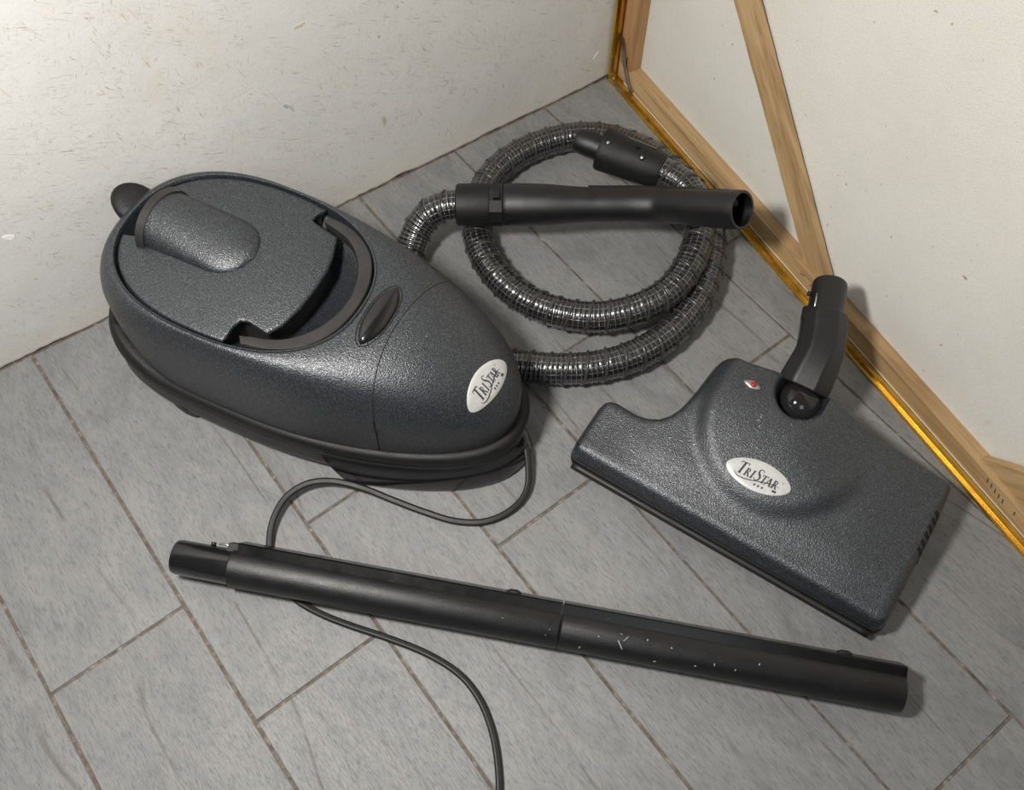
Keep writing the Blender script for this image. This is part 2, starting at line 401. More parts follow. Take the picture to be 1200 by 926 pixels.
for a0, a1 in ((.034, .20), (.20, .52), (.525, 1.15)):
    fp('channel_liner', prism([(a0, .0015), (a1, .0015), (a1, .0018), (a0, .0018)], lambda a, b, c: pf(a, b, c), .0016, .0054), 'gold_in')  # thin strips of darker gold along the channel floor
fp('corner_plate', prism([(.0016, .0014), (.034, .0014), (.034, .0030), (.0034, .0030), (.0034, .040), (.0016, .040)], lambda a, b, c: pf(a, b, c), .0017, .0053), 'zinc')
# stretcher bars and canvas
ZB0, ZB1, D0, D1 = .0045, .0305, .015, .034
fp('stretcher_bar', prism([(D0, ZB0), (D1, ZB0), (D1, ZB1), (D0, ZB1)], lambda d, z, t: pf(t, z, d), ZB0, FL-ZB0, .0006), 'pine')
fp('stretcher_bar', prism([(D0, ZB0), (D1, ZB0), (D1, ZB1+.001), (D0, ZB1+.001)], lambda d, s, t: pf(s, t, d), ZB1, FH-ZB1, .0006), 'oak')
fp('stretcher_bar', prism([(D0, FL-ZB1), (D1, FL-ZB1), (D1, FL-ZB0), (D0, FL-ZB0)], lambda d, s, t: pf(s, t, d), ZB1, FH-ZB1, .0006), 'pine')
fp('stretcher_bar', prism([(D0, FH-ZB1), (D1, FH-ZB1), (D1, FH-ZB0), (D0, FH-ZB0)], lambda d, s, t: pf(t, s, d), ZB0, FL-ZB0, .0006), 'pine')
fp('canvas_sheet', prism([(.002, .002), (FL-.002, .002), (FL-.002, FH-.002), (.002, FH-.002)], lambda a, b, c: pf(a, b, c), D1, D1+.0015), 'canvas')
fp('canvas_edge', prism([(D0-.0006, .0038), (D1, .0038), (D1, ZB0), (D0-.0002, ZB0+.0012), (D0-.0008, ZB0+.0014)], lambda d, z, t: pf(t, z, d), .022, FL-.02), 'white')
def brace(p0, p1, w, d0, d1, cut0):
    a = Vector(p0); b = Vector(p1); t = (b-a).normalized(); n = Vector((-t.y, t.x))*w/2; N_ = 40; L = (b-a).length
    r = random.Random(5); P = []
    for k in range(N_+1): P.append(a+t*L*k/N_ + n*(1+r.uniform(-.03, .03)))
    for k in range(N_, -1, -1): P.append(a+t*L*k/N_ - n*(1+r.uniform(-.015, .015)))
    return prism([(p.x, p.y) for p in P], lambda a, b, c: pf(a, b, c), d0, d1)
fp('diagonal_brace', brace((.4545, .0205), (.045, .430), .037, .0215, .0305, 0), m_wood('brace_pine', (.33, .20, .09), (.46, .305, .15), (.56, .39, .205), (150, 150, 9), (.785, 0, .1378)))
fp('diagonal_brace', brace((.7395, .0145), (1.155, .430), .037, .0215, .0305, 0), m_wood('brace_pine_right', (.33, .20, .09), (.46, .305, .15), (.56, .39, .205), (150, 150, 9), (-.785, 0, .1378)))
# staples driven into the bars
def staple(a, z, d, rot, mat='zinc', L=.007):
    c, s = math.cos(rot)*L/2, math.sin(rot)*L/2; P = [pf(a-c, z-s, d), pf(a-c*.96, z-s*.96, d-.0008), pf(a+c*.96, z+s*.96, d-.0008), pf(a+c, z+s, d)]
    V, F = sweep([np.array(Vector(p)-fr.location) for p in P], .00045, 6, (1, 0, 0)); mesh('staple', V, F, mat, fr)
M['iron'] = m_flat('dark_staple_iron', (.05, .035, .025), .6)
for q in range(5): staple(.752+.0065*q, .0235-.0012*q, .0150, 1.9, 'iron', .006)
staple(.428, .020, .0150, .4, 'iron'); staple(.446, .0195, .0150, .9, 'iron'); staple(.452, .016, .0150, 2.2, 'iron')
staple(.795, .020, .0150, 1.9, 'iron', .005)
for z0 in (.0325,): fp('joint_slot', prism([(.0215, z0), (.0232, z0), (.0232, z0+.018), (.0215, z0+.018)], lambda a, b, c: pf(a, b, c), .0146, .0155), 'dark')
# bent steel spring clip across the corner
P = catmull([pf(.0085, .078, .010), pf(.0115, .068, .0125), pf(.020, .050, .0095), (pf(.028, .034, .0095)), pf(.038, .017, .010), pf(.046, .0065, .0115)], 8)
V, F = sweep([p-np.array(fr.location) for p in P], .0034, prof=[(-1, -.14), (1, -.14), (1, .14), (-1, .14)], up0=tuple(-pn)); mesh('spring_clip', V, F, 'zinc', fr, smooth=False)

# ------------------------------------------------------------------ canister vacuum
VC = Vector((.389, .645)); va = math.radians(-63.3); VX = Vector((math.cos(va), math.sin(va))); VY = Vector((-VX.y, VX.x))
vac = empty('canister_vacuum', (VC.x, VC.y, 0), 'charcoal hammered-finish canister vacuum cleaner with black bumper, beside the scuffed wall', 'vacuum cleaner')
vac.rotation_euler = (0, 0, va)
def sgn(x): return (x > 0)-(x < 0)
def oval(th, s0, rear, front, W, nr, nf):
    c, s = math.cos(th), math.sin(th); n = nf if c > 0 else nr; L = (front-s0) if c > 0 else (s0-rear)
    return s0+sgn(c)*L*abs(c)**(2/n), sgn(s)*W*abs(s)**(2/n)
NT = 144; TH = [2*math.pi*k/NT for k in range(NT)]
def loft(levels, cap_lo=False, cap_hi=False):
    n = len(levels[0]); V = [p for L in levels for p in L]
    F = [(i*n+k, i*n+(k+1) % n, (i+1)*n+(k+1) % n, (i+1)*n+k) for i in range(len(levels)-1) for k in range(n)]
    if cap_lo: F.append(tuple(range(n)))
    if cap_hi: F.append(tuple((len(levels)-1)*n+k for k in range(n)))
    return V, F
def skew(p):
    u = min(1, max(0, (p[0]-.06)/.25)); return p[0], p[1]+.011*u*u*(3-2*u)
def OB(th, ins=0, rear=-.181, front=.320, W=.1185): return skew(oval(th, -.02, rear+ins, front-ins, W-ins, 3.0, 2.25))
def OS(th, ins=0): return skew(oval(th, -.02, -.161+ins, .310-ins, .113-ins, 2.5, 2.2))
def OE(th, k=1.0): return oval(th, .003, .003-.1425*k, .003+.1425*k, .1005*k, 2.35, 2.35)
def zc(s):
    u = max(0, s-.05)/.262; return .157-.054*u*u
# base tub and bumper
def lv(f, ins, z, **kw): return [(*f(t, ins, **kw), z(t) if callable(z) else z) for t in TH]
def rear_up(t, a, b):  # bumper sweeps up at the back
    s = OB(t)[0]; u = min(1, max(0, (-s-.06)/.12)); return a+(b-a)*u*u*(3-2*u)
def OU(th, ins):   # the underside is narrower on the side where the hose is tucked in
    p = OB(th, ins); return (p[0], p[1]-.046*max(0, p[1])/.11) if p[1] > 0 else p
base = [lv(OU, .008, .011), lv(OU, .001, .014), lv(OU, -.001, .026), lv(OU, .001, .042), lv(OU, .006, .046)]
V, F = loft(base, cap_lo=True, cap_hi=True); mesh('base_tub', V, F, 'satin', vac, sharp=40)
bp = [(.010, .044, .044), (.003, .0445, .046), (.0, .048, .051), (-.0006, .053, .062), (.0008, .058, .074), (.004, .0615, .083), (.009, .0625, .086), (.016, .0605, .080)]
V, F = loft([[(*OB(t, i), rear_up(t, a, b)) for t in TH] for i, a, b in bp]); mesh('bumper', V, F, 'black', vac, sharp=60)
# front skid
L0 = [t for t in np.linspace(-math.pi*.46, math.pi*.46, 70)]
def nz(ins, z): return [(*OU(t, ins), z) for t in L0]
lev = [nz(-.002, .0008), nz(-.0095, .0022), nz(-.0105, .008), nz(-.004, .030), nz(.004, .044)]
n = len(L0); V = [p for L in lev for p in L]; F = [(i*n+k, i*n+k+1, (i+1)*n+k+1, (i+1)*n+k) for i in range(4) for k in range(n-1)]
F += [tuple(range(n)), tuple(4*n+k for k in range(n)), tuple(i*n for i in range(5)), tuple(i*n+n-1 for i in range(5))]
# trim the skid so it starts behind the nose
bmx = bmesh.new(); vv = [bmx.verts.new(p) for p in V]; [bmx.faces.new([vv[i] for i in f]) for f in F]
r = bmesh.ops.bisect_plane(bmx, geom=list(bmx.verts)+list(bmx.edges)+list(bmx.faces), plane_co=(.165, 0, .0), plane_no=(-1, 0, -.9), clear_outer=True)
bmesh.ops.holes_fill(bmx, edges=bmx.edges)
from_bm('front_skid', bmx, 'gloss', vac, smooth=True, sharp=35)
# shell lofted from the bumper up to the lip of the lid opening
NV = 22; levels = [[(*OS(t, .001), rear_up(t, .052, .07)) for t in TH], [(*OS(t), rear_up(t, .070, .09)) for t in TH]]
for f in (.35, .7): levels.append([(lambda s, w: (s, w, .08+(zc(s)-.004-.08)*f))(*OS(t, -.0005)) for t in TH])
for v in range(NV+1):
    f0 = math.radians(26); fi = f0+(math.pi/2-f0)*v/NV
    row = []
    for t in TH:
        cs, cw = OS(t, .0012); es, ew = OE(t); z0 = zc(cs)
        b = (math.cos(f0)-math.cos(fi))/math.cos(f0); z = z0+(.190-z0)*(math.sin(fi)-math.sin(f0))/(1-math.sin(f0))
        row.append((cs+(es-cs)*b, cw+(ew-cw)*b, z))
    levels.append(row)
for k, z in ((.992, .1918), (.982, .1915), (.975, .189), (.970, .178), (.968, .150)):
    levels.append([(*OE(t, k), z) for t in TH])
V, F = loft(levels)
def seamf(w): return -.0 + 2.3*w*w
def cut_shell(keep_front):
    bm = bmesh.new(); vs = [bm.verts.new((p[0]-seamf(p[1]), p[1], p[2])) for p in V]
    for f in F: bm.faces.new([vs[i] for i in f])
    if keep_front: bmesh.ops.bisect_plane(bm, geom=list(bm.verts)+list(bm.edges)+list(bm.faces), plane_co=(.1768, 0, 0), plane_no=(-1, 0, .04), clear_outer=True)
    else: bmesh.ops.bisect_plane(bm, geom=list(bm.verts)+list(bm.edges)+list(bm.faces), plane_co=(.1757, 0, 0), plane_no=(1, 0, -.04), clear_outer=True)
    for v in bm.verts: v.co.x += seamf(v.co.y)
    bmesh.ops.recalc_face_normals(bm, faces=bm.faces)
    return bm
bmA = cut_shell(False); shell = from_bm('upper_shell', bmA, 'hammer', vac, smooth=True, sharp=16)
bmB = cut_shell(True); bmB.normal_update()
for v in bmB.verts:
    if v.co.z > .075: v.co += v.normal*.0004*(1 if v.normal.z > -.2 else -1)
cover = from_bm('front_cover', bmB, 'hammer', vac, smooth=True, sharp=16)
bmF = bmesh.new(); vs = [bmF.verts.new(p) for p in V]; [bmF.faces.new([vs[i] for i in f]) for f in F]; bmF.normal_update(); bvh = BVHTree.FromBMesh(bmF); bmF.free()
def drop(s, w):
    h, nrm, i, d = bvh.ray_cast(Vector((s, w, .5)), Vector((0, 0, -1)))
    return (h, nrm if nrm.z > 0 else -nrm) if h else (Vector((s, w, .1)), Vector((0, 0, 1)))
P = []
for w in np.linspace(-.093, .0935, 60):
    h, nrm = drop(.1762+.0065+seamf(w), w); h, nrm = drop(.1762+.04*h.z+seamf(w), w); P.append(np.array(h-nrm*.0004))
Vt, Ft = sweep(P, .0009, 6); mesh('cover_seam', Vt, Ft, 'dark', vac)
# lower lip of front cover
# tray inside the lid opening
levels = []
for k, z in ((.975, .176), (.90, .172), (.80, .163), (.68, .152), (.5, .148), (.2, .147)):
    levels.append([(*OE(t, k), z if OE(t, k)[0] > .0 else min(z, .172)) for t in TH])
Vt, Ft = loft(levels, cap_hi=True); mesh('opening_tray', Vt, Ft, 'hammer', vac)
# lid polygon
def ths(s, w):  # polar angle on OE for a local point
    return math.atan2(w, s-.003)
def ring_pts(k, a0, a1, n):
    out = []
    for q in range(n+1):
        a = a0+(a1-a0)*q/n; c, s = math.cos(a), math.sin(a)
        # radius of OE in direction a
        lo, hi = 0, .3
        for _ in range(30):
            m_ = (lo+hi)/2; e = (abs(c)*m_/(.1425*k))**2.35+(abs(s)*m_/(.1005*k))**2.35
            lo, hi = (m_, hi) if e < 1 else (lo, m_)
        out.append((.003+c*lo, s*lo))
    return out
aN = math.atan2(-.094, .042-.003); aF = math.atan2(.092, .049-.003)
aR0 = math.atan2(-.027, -.133); aR1 = math.atan2(.034, -.133)
poly = []
poly += [(.0415, -.089), (.041, -.076), (.044, -.0665), (.051, -.064), (.0745, -.0665)]
poly += [(.082, -.052), (.087, -.027), (.0885, 0), (.087, .027), (.083, .045), (.0745, .0675)]
poly += [(.053, .071), (.041, .074), (.041, .080), (.0435, .088)]
poly += ring_pts(.955, aF+.03, math.pi-.30, 30)
poly += [(-.112, .034), (-.109, .042), (-.100, .040), (-.098, .01), (-.098, -.01), (-.099, -.036), (-.122, -.029)]
poly += ring_pts(.955, math.pi+.22, 2*math.pi+aN-.02, 34)
def dens(P, step=.004):
    out = []
    for i in range(len(P)):
        a, b = np.array(P[i]), np.array(P[(i+1) % len(P)]); m_ = max(1, int(np.linalg.norm(b-a)/step)); out += [a+(b-a)*q/m_ for q in range(m_)]
    return out
poly = dens(poly)
def lidz(s, w): return .1955-.45*w*w-.22*min(s, .0)**2-1.3*max(0, s-.015)**2
cen = np.array((-.01, 0)); lev = []
for k, dz in ((.90, -.0040), (.985, -.0036), (1.0, -.0028), (.996, -.0014), (.985, -.0002), (.96, 0), (.9, 0), (.8, 0), (.65, 0), (.5, 0), (.35, 0), (.2, 0), (.08, 0)):
    lev.append([(*(cen+(p-cen)*k), lidz(*(cen+(p-cen)*k))+dz-.0005) for p in poly])
Vt, Ft = loft(lev, cap_hi=True)
lid = mesh('lid', Vt, Ft, 'hammer', vac, sharp=50)
lev = [[(*(cen+(p-cen)*k), z) for p in poly] for k, z in ((.93, .150), (.93, lidz(.08, .0)-.006))]
Vt, Ft = loft(lev, True, True); mesh('lid_gap_shade', Vt, Ft, 'dark', vac, smooth=False)  # added black block, stands for the shade in the gap under the lid
# hood on the lid (rounded, open at the back)
lev = []; ns = 26; na = 28
for i in range(ns+1):
    u = i/ns; s = -.101+.117*u; R = .0365 if u < .66 else .0365*math.sqrt(max(0, 1-((u-.66)/.34)**2.2)); H = (.026*(1-u)+.007*u)*(max(R, .001)/.0375)**.8
    row = []
    for q in range(na+1):
        a = math.pi*q/na; row.append((s, .004-R*math.cos(a), lidz(s, R*math.cos(a))-.0035+(H+.0035)*math.sin(a)**.85))
    lev.append(row)
Vt = [p for L in lev for p in L]; m_ = na+1; Ft = [(i*m_+k, i*m_+k+1, (i+1)*m_+k+1, (i+1)*m_+k) for i in range(ns) for k in range(na)]
hood = mesh('lid_hood', Vt, Ft, 'hammer', vac)
P = []
for q in range(na+1):
    a = math.pi*q/na; P.append(np.array((-.1035+.004*math.cos(a)**2, .004-.0385*math.cos(a), lidz(-.10, 0)-.006+(.024+.007)*math.sin(a)**.85)))
Vt, Ft = sweep(P, .0045, prof=[(-1, -.4), (1, -.4), (1, .4), (-1, .4)], up0=(0, 0, 1)); mesh('hood_rim', Vt, Ft, 'handle', vac, sharp=40)
mesh('hood_throat', [(-.098, -.034*math.cos(math.pi*q/14)+.004, lidz(-.1, 0)-.03+(.048)*math.sin(math.pi*q/14)) for q in range(15)], [tuple(range(15))], 'dark', vac, smooth=False)
from_bm('slot_floor', prism([(-.137, -.020), (-.098, -.038), (-.098, .042), (-.126, .036), (-.139, .018)], lambda a, b, c: (a, b, c+(a+.137)*.12), .168, .1745), 'satin', vac)
# carrying handle lying in its groove
hp = []
outer = [(.058, -.0885), (.083, -.0835), (.109, -.0705), (.1255, -.053), (.1365, -.028), (.1395, 0), (.1365, .028), (.1255, .053), (.109, .0705), (.083, .0835), (.052, .088)]
inner = [(.050, -.0795), (.082, -.0705), (.101, -.058), (.117, -.037), (.125, -.013), (.126, 0), (.125, .013), (.117, .037), (.103, .056), (.085, .0695), (.052, .079)]
O2 = catmull([(*p, 0) for p in outer], 6); I2 = catmull([(*p, 0) for p in inner], 6); Vt = []; n = len(O2)
for o_, i_ in zip(O2, I2):
    mid = (o_+i_)/2
    for p, z in ((o_, .172), (o_, .1880), (o_*.93+i_*.07, .1895), (mid, .1902), (o_*.07+i_*.93, .1890), (i_, .187), (i_, .176)):
        Vt.append((p[0], p[1], z-(.0015 if p[0] < .06 else 0)))
Ft = [(i*7+k, i*7+(k+1) % 7, (i+1)*7+(k+1) % 7, (i+1)*7+k) for i in range(n-1) for k in range(7)]+[tuple(range(7)), tuple((n-1)*7+k for k in range(7))]
mesh('carrying_handle', Vt, Ft, 'handle', vac, sharp=40)
# release latch: long glossy almond
lev = []
for i in range(29):
    u = i/28; w = -.0375+.075*u; hw = .0128*max(.02, (1-abs(2*u-1)**2.4))**.75
    row = []
    for q in range(17):
        a = math.pi*q/16; h, nrm = drop(.1625, w); row.append((.1635-hw*math.cos(a), w, h.z-.001+.0085*math.sin(a)*min(1, (hw/.0128)**.5)))
    lev.append(row)
Vt = [p for L in lev for p in L]; Ft = [(i*17+k, i*17+k+1, (i+1)*17+k+1, (i+1)*17+k) for i in range(28) for k in range(16)]+[tuple(range(17)), tuple(28*17+k for k in range(17))]
mesh('release_latch', Vt, Ft, 'gloss', vac, sharp=60)
P = []
for q in range(48):
    a = 2*math.pi*q/48; w = .0395*math.sin(a); s = .1635+.0142*math.cos(a)*abs(math.cos(a))**-.0 if True else 0; h, nrm = drop(s, w); P.append(np.array(h))
Vt, Ft = sweep(P+[P[0]], .0007, 6, caps=False); mesh('latch_seam', Vt, Ft, 'dark', vac)
# rear hook / knob
lev = []
for z, k in ((-.013, .35), (-.011, .8), (-.004, 1), (.004, 1), (.010, .86), (.013, .45)):
    lev.append([(-.148-.0245*k*math.cos(t), .016+.0235*k*math.sin(t), .179+z*.75+.012*math.cos(t)*k) for t in TH[::6]])
Vt, Ft = loft(lev, True, True); mesh('rear_knob', Vt, Ft, 'black', vac)
# wheels
for sw in (-1, 1):
    Vt, Ft = lathe_between((-.050, sw*.094, .017), (-.050, sw*.118, .017), [(0, .006), (.0005, .0155), (.003, .0170), (.020, .0170), (.0235, .0155), (.024, .006)], 28)
    wh = mesh('wheel', Vt, Ft, 'rubber', vac, sharp=40)
    Vt, Ft = lathe_between((-.050, sw*.1175, .017), (-.050, sw*.1195, .017), [(0, .005), (.001, .005), (.002, .003)], 16); mesh('axle_cap', Vt, Ft, 'satin', wh)

# ------------------------------------------------------------------ badge with the printed maker's mark
def ribbon(pts, ws):
    P = [Vector(p) for p in pts]; out = []; Fs = []
    for i, p in enumerate(P):
        t = (P[min(i+1, len(P)-1)]-P[max(i-1, 0)]).normalized(); n = Vector((-t.y, t.x))*ws[i]/2; out += [p+n, p-n]
    for i in range(len(P)-1): Fs.append((2*i, 2*i+1, 2*i+3, 2*i+2))
    return out, Fs
def letters():
    """flat strokes of the mark: big T, small caps R I, big S, small caps T A R; x 0..10, y up"""
    R = []
    def st(p, w=.34): R.append((p, [w]*len(p) if not hasattr(w, '__len__') else w))
    th, tk = .16, .42
    # T (tall)
    st([(.0, 2.9), (1.9, 2.9)], .22); st([(.02, 2.95), (.0, 2.45)], .16); st([(1.88, 2.95), (1.9, 2.45)], .16); st([(.95, 2.9), (.95, .0)], tk+.08); st([(.55, .05), (1.35, .05)], th)
    # R
    def Rr(x, h):
        st([(x, .0), (x, h)], tk-.04); st([(x-.3, .05), (x+.3, .05)], th); st([(x-.3, h-.05), (x+.1, h-.05)], th)
        st([(x, h-.06), (x+.45, h-.1), (x+.62, h*.78), (x+.45, h*.55), (x, h*.5)], [.14, .2, .3, .2, .14]); st([(x+.3, h*.52), (x+.95, .0)], .3); st([(x+.75, .05), (x+1.15, .05)], th)
    Rr(2.25, 2.0)
    st([(3.85, 0), (3.85, 2.0)], tk-.04); st([(3.55, .05), (4.15, .05)], th); st([(3.55, 1.95), (4.15, 1.95)], th)
    st([(5.75, 2.45), (5.55, 2.85), (5.1, 2.95), (4.72, 2.6), (4.75, 2.1), (5.2, 1.6), (5.65, 1.05), (5.6, .4), (5.15, .02), (4.7, .12), (4.5, .6)], [.12, .16, .2, .3, .38, .44, .42, .34, .22, .16, .12])
    st([(6.0, 1.95), (7.3, 1.95)], .18); st([(6.02, 2.0), (6.0, 1.6)], .13); st([(7.28, 2.0), (7.3, 1.6)], .13); st([(6.65, 1.95), (6.65, 0)], .36); st([(6.35, .05), (6.95, .05)], th)
    st([(7.35, 0), (7.95, 2.0)], .17); st([(7.95, 2.0), (8.55, 0)], .38); st([(7.6, .7), (8.3, .7)], .14); st([(7.15, .05), (7.6, .05)], th); st([(8.3, .05), (8.85, .05)], th)
    Rr(9.15, 2.0)
    # swoosh under the word and through its end
    st([(-.2, .2), (.2, -.35), (1.2, -.75), (2.6, -.75), (4.2, -.45), (6.0, .1), (7.8, .55), (9.6, .85), (11.0, .75)], [.04, .14, .2, .24, .24, .22, .2, .14, .04])
    for q in range(3):
        cx, cy = 5.6+q*.95, -.95; P = [(cx+.27*math.cos(1.5708+2.5133*k)*(1), cy+.27*math.sin(1.5708+2.5133*k)) for k in range(5)]
        for k in range(5): st([P[k], P[(k+1) % 5]], .12)
        st([(cx-.15, cy), (cx+.15, cy)], .2)
    st([(9.75, -.55), (10.75, -.55)], .5)                       # small dark tag
    st([(10.55, 2.1), (10.95, 2.1)], .12)
    return R
def badge(parent, fn, lx, ly, tilt, x0, y0, sc, shear, asp=1.0):
    """fn(u, v, h) -> local position on the surface; u along the badge, v across"""
    n = 56; rim = []
    for k in range(n):
        t = 2*math.pi*k/n; c, s = math.cos(t), math.sin(t)
        rim.append((lx*sgn(c)*abs(c)**1.12, ly*s*(abs(s)**.12)))
    V = []; F = []
    for j, (kk, h) in enumerate(((1.0, .0), (1.0, .0009), (.97, .0012), (.7, .0012), (.35, .0012))):
        for u, v in rim: V.append(fn(u*kk, v*kk, h))
    V.append(fn(0, 0, .0012))
    for j in range(4):
        for k in range(n): F.append((j*n+k, j*n+(k+1) % n, (j+1)*n+(k+1) % n, (j+1)*n+k))
    for k in range(n): F.append((4*n+k, 4*n+(k+1) % n, 5*n))
    b = mesh('badge', V, F, 'badge', parent); b['label'] = 'silver-grey oval name badge'
    V = []; F = []
    for pts, ws in letters():
        dn = []; dw = []
        for i in range(len(pts)-1):
            m_ = max(1, int((Vector(pts[i+1])-Vector(pts[i])).length/.5))
            for q in range(m_): dn.append(tuple(Vector(pts[i]).lerp(Vector(pts[i+1]), q/m_))); dw.append(ws[i]+(ws[i+1]-ws[i])*q/m_)
        dn.append(pts[-1]); dw.append(ws[-1])
        vv, ff = ribbon(dn, dw); o_ = len(V)
        for p in vv:
            x, y = (p.x-5.2)*sc*asp, (p.y-1.1)*sc; x += y*shear
            u, v = x0+x*math.cos(tilt)-y*math.sin(tilt), y0+x*math.sin(tilt)+y*math.cos(tilt)
            V.append(fn(u, v, .00145))
        F += [tuple(i+o_ for i in f) for f in ff]
    mesh('lettering', V, F, 'ink', b, smooth=False)
    return b
# vacuum badge: long axis across the nose, letters read with their tops toward the rear
def vfn(u, v, h):
    s = .2805-v+.09*u; w = .003+u; hh, nrm = drop(s+.25*w*w, w); p = hh+nrm*(h+.0007); return tuple(p)
badge(vac, vfn, .0335, .0122, .04, .000, -.0003, .0037, .12)

# mains cord
C = [(0.5399, 0.3895, 0.0300), (0.5440, 0.3662, 0.0240), (0.5315, 0.3407, 0.0160), (0.5129, 0.3197, 0.0090), (0.4873, 0.3128, 0.0060), (0.4570, 0.3192, 0.0045), (0.4311, 0.3392, 0.0040), (0.4108, 0.3669, 0.0050), (0.3891, 0.4011, 0.0080), (0.3701, 0.4309, 0.0130), (0.3480, 0.4565, 0.0160), (0.3239, 0.4706, 0.0170), (0.2969, 0.4713, 0.0160), (0.2721, 0.4579, 0.0130), (0.2544, 0.4375, 0.0070), (0.2432, 0.4093, 0.0033), (0.2458, 0.3731, 0.0040), (0.2584, 0.3428, 0.0040), (0.2763, 0.3133, 0.0040), (0.3004, 0.2781, 0.0040), (0.3227, 0.2412, 0.0040), (0.3369, 0.2045, 0.0040), (0.3384, 0.1718, 0.0040), (0.3300, 0.1394, 0.0040), (0.3147, 0.1095, 0.0040), (0.2948, 0.0819, 0.0040), (0.2676, 0.0524, 0.0040)]
P, s_ = resample(catmull(C, 10), .004)
Rz = Matrix.Rotation(-va, 3, 'Z')
def to_vac(V): return [tuple(Rz @ (Vector(p)-Vector((VC.x, VC.y, 0)))) for p in V]
Vt, Ft = sweep(P, .0037, R2=.0031, prof=[(math.cos(a)*(1 if abs(math.cos(a)) > .3 else .95), math.sin(a)*(1-.22*math.exp(-(math.cos(a)/.25)**2))) for a in [2*math.pi*k/20 for k in range(20)]])
mesh('power_cord', to_vac(Vt), Ft, 'rubber', vac)

# ------------------------------------------------------------------ suction hose with its grip and end fitting
HB = Vector((0.7248, 0.4489, 0.0000)); hose = empty('suction_hose', HB, 'ribbed wire-mesh suction hose coiled in two loops, with black tube grip and swivel plug', 'hose')
def hl(V): return [tuple(Vector(p)-HB) for p in V]
HP = [(0.6729, 0.6447, 0.0700), (0.6616, 0.6544, 0.0690), (0.6472, 0.6635, 0.0660), (0.6310, 0.6711, 0.0560), (0.6133, 0.6701, 0.0420), (0.5950, 0.6608, 0.0280), (0.5800, 0.6481, 0.0205), (0.5657, 0.6163, 0.0205), (0.5654, 0.5658, 0.0205), (0.5718, 0.5131, 0.0205), (0.5853, 0.4639, 0.0205),
 (0.6075, 0.4397, 0.0205), (0.6348, 0.4144, 0.0205), (0.6729, 0.3897, 0.0205), (0.7188, 0.3738, 0.0205), (0.7728, 0.3718, 0.0205), (0.8270, 0.3866, 0.0205), (0.8697, 0.4107, 0.0205), (0.9027, 0.4394, 0.0205), (0.9269, 0.4714, 0.0205), (0.9430, 0.5095, 0.0205), (0.9478, 0.5579, 0.0205), (0.9421, 0.6063, 0.0205), (0.9244, 0.6492, 0.0205), (0.8952, 0.6814, 0.0205), (0.8523, 0.7024, 0.0205), (0.7993, 0.7098, 0.0205), (0.7483, 0.6993, 0.0205), (0.7070, 0.6702, 0.0205), (0.6728, 0.6240, 0.0205), (0.6592, 0.5752, 0.0205), (0.6625, 0.5238, 0.0205), (0.6806, 0.4765, 0.0260), (0.7132, 0.4388, 0.0300), (0.7571, 0.4156, 0.0360), (0.8029, 0.4097, 0.0420), (0.8496, 0.4244, 0.0500), (0.8873, 0.4519, 0.0535), (0.9094, 0.4840, 0.0560), (0.9160, 0.5138, 0.0580), (0.9090, 0.5403, 0.0600), (0.9020, 0.5571, 0.0610)]
P, s_ = resample(catmull(HP, 14), .00146)
T, U, B = frames(P)
per = .0226; ph = (s_/per) % 1.0
R = .0184+.0014*np.exp(-((np.minimum(ph, 1-ph))/.05)**2)
for c_, a_ in ((.25, .0008), (.5, .0014), (.75, .0008)): R = R+a_*np.exp(-((ph-c_)/.045)**2)
sides = 30; Vt = []; 
ang = np.array([2*math.pi*k/sides for k in range(sides+1)])
X = P[:, None, :]+(B[:, None, :]*np.cos(ang)[None, :, None]+U[:, None, :]*np.sin(ang)[None, :, None])*R[:, None, None]+np.array((0, 0, .0012))
X = X-np.array(HB); n = len(P); me = bpy.data.meshes.new('hose_tube')
ii, kk = np.meshgrid(np.arange(n-1), np.arange(sides), indexing='ij'); a_ = ii*(sides+1)+kk
Fq = np.stack([a_, a_+1, a_+sides+2, a_+sides+1], -1).reshape(-1, 4)
me.from_pydata(X.reshape(-1, 3).tolist(), [], Fq.tolist()); uvl = me.uv_layers.new(name='UVMap')
uvv = np.stack(np.broadcast_arrays((ang/(2*math.pi)*16)[None, :], (s_/per*4+.5)[:, None]), -1).reshape(-1, 2)
idx = np.zeros(len(me.loops), dtype=np.int32); me.loops.foreach_get('vertex_index', idx)
uvl.data.foreach_set('uv', uvv[idx].ravel().astype(np.float32))
link('hose_tube', me, 'hose', hose)
L_ = s_[-1]; q = np.arange(0, L_-.002, .0016); th = 2*math.pi*q/per
def at_s(arr): return np.stack([np.interp(q, s_, arr[:, k]) for k in range(3)], 1)
Pq, Uq, Bq = at_s(P), at_s(U), at_s(B)
CP = Pq+(Bq*np.cos(th)[:, None]+Uq*np.sin(th)[:, None])*.0190+np.array((0, 0, .0012))
Vt, Ft = sweep(CP, .0020, 6, up0=(0.3, .2, 1)); mesh('hose_coil', hl(Vt), Ft, 'coil', hose)
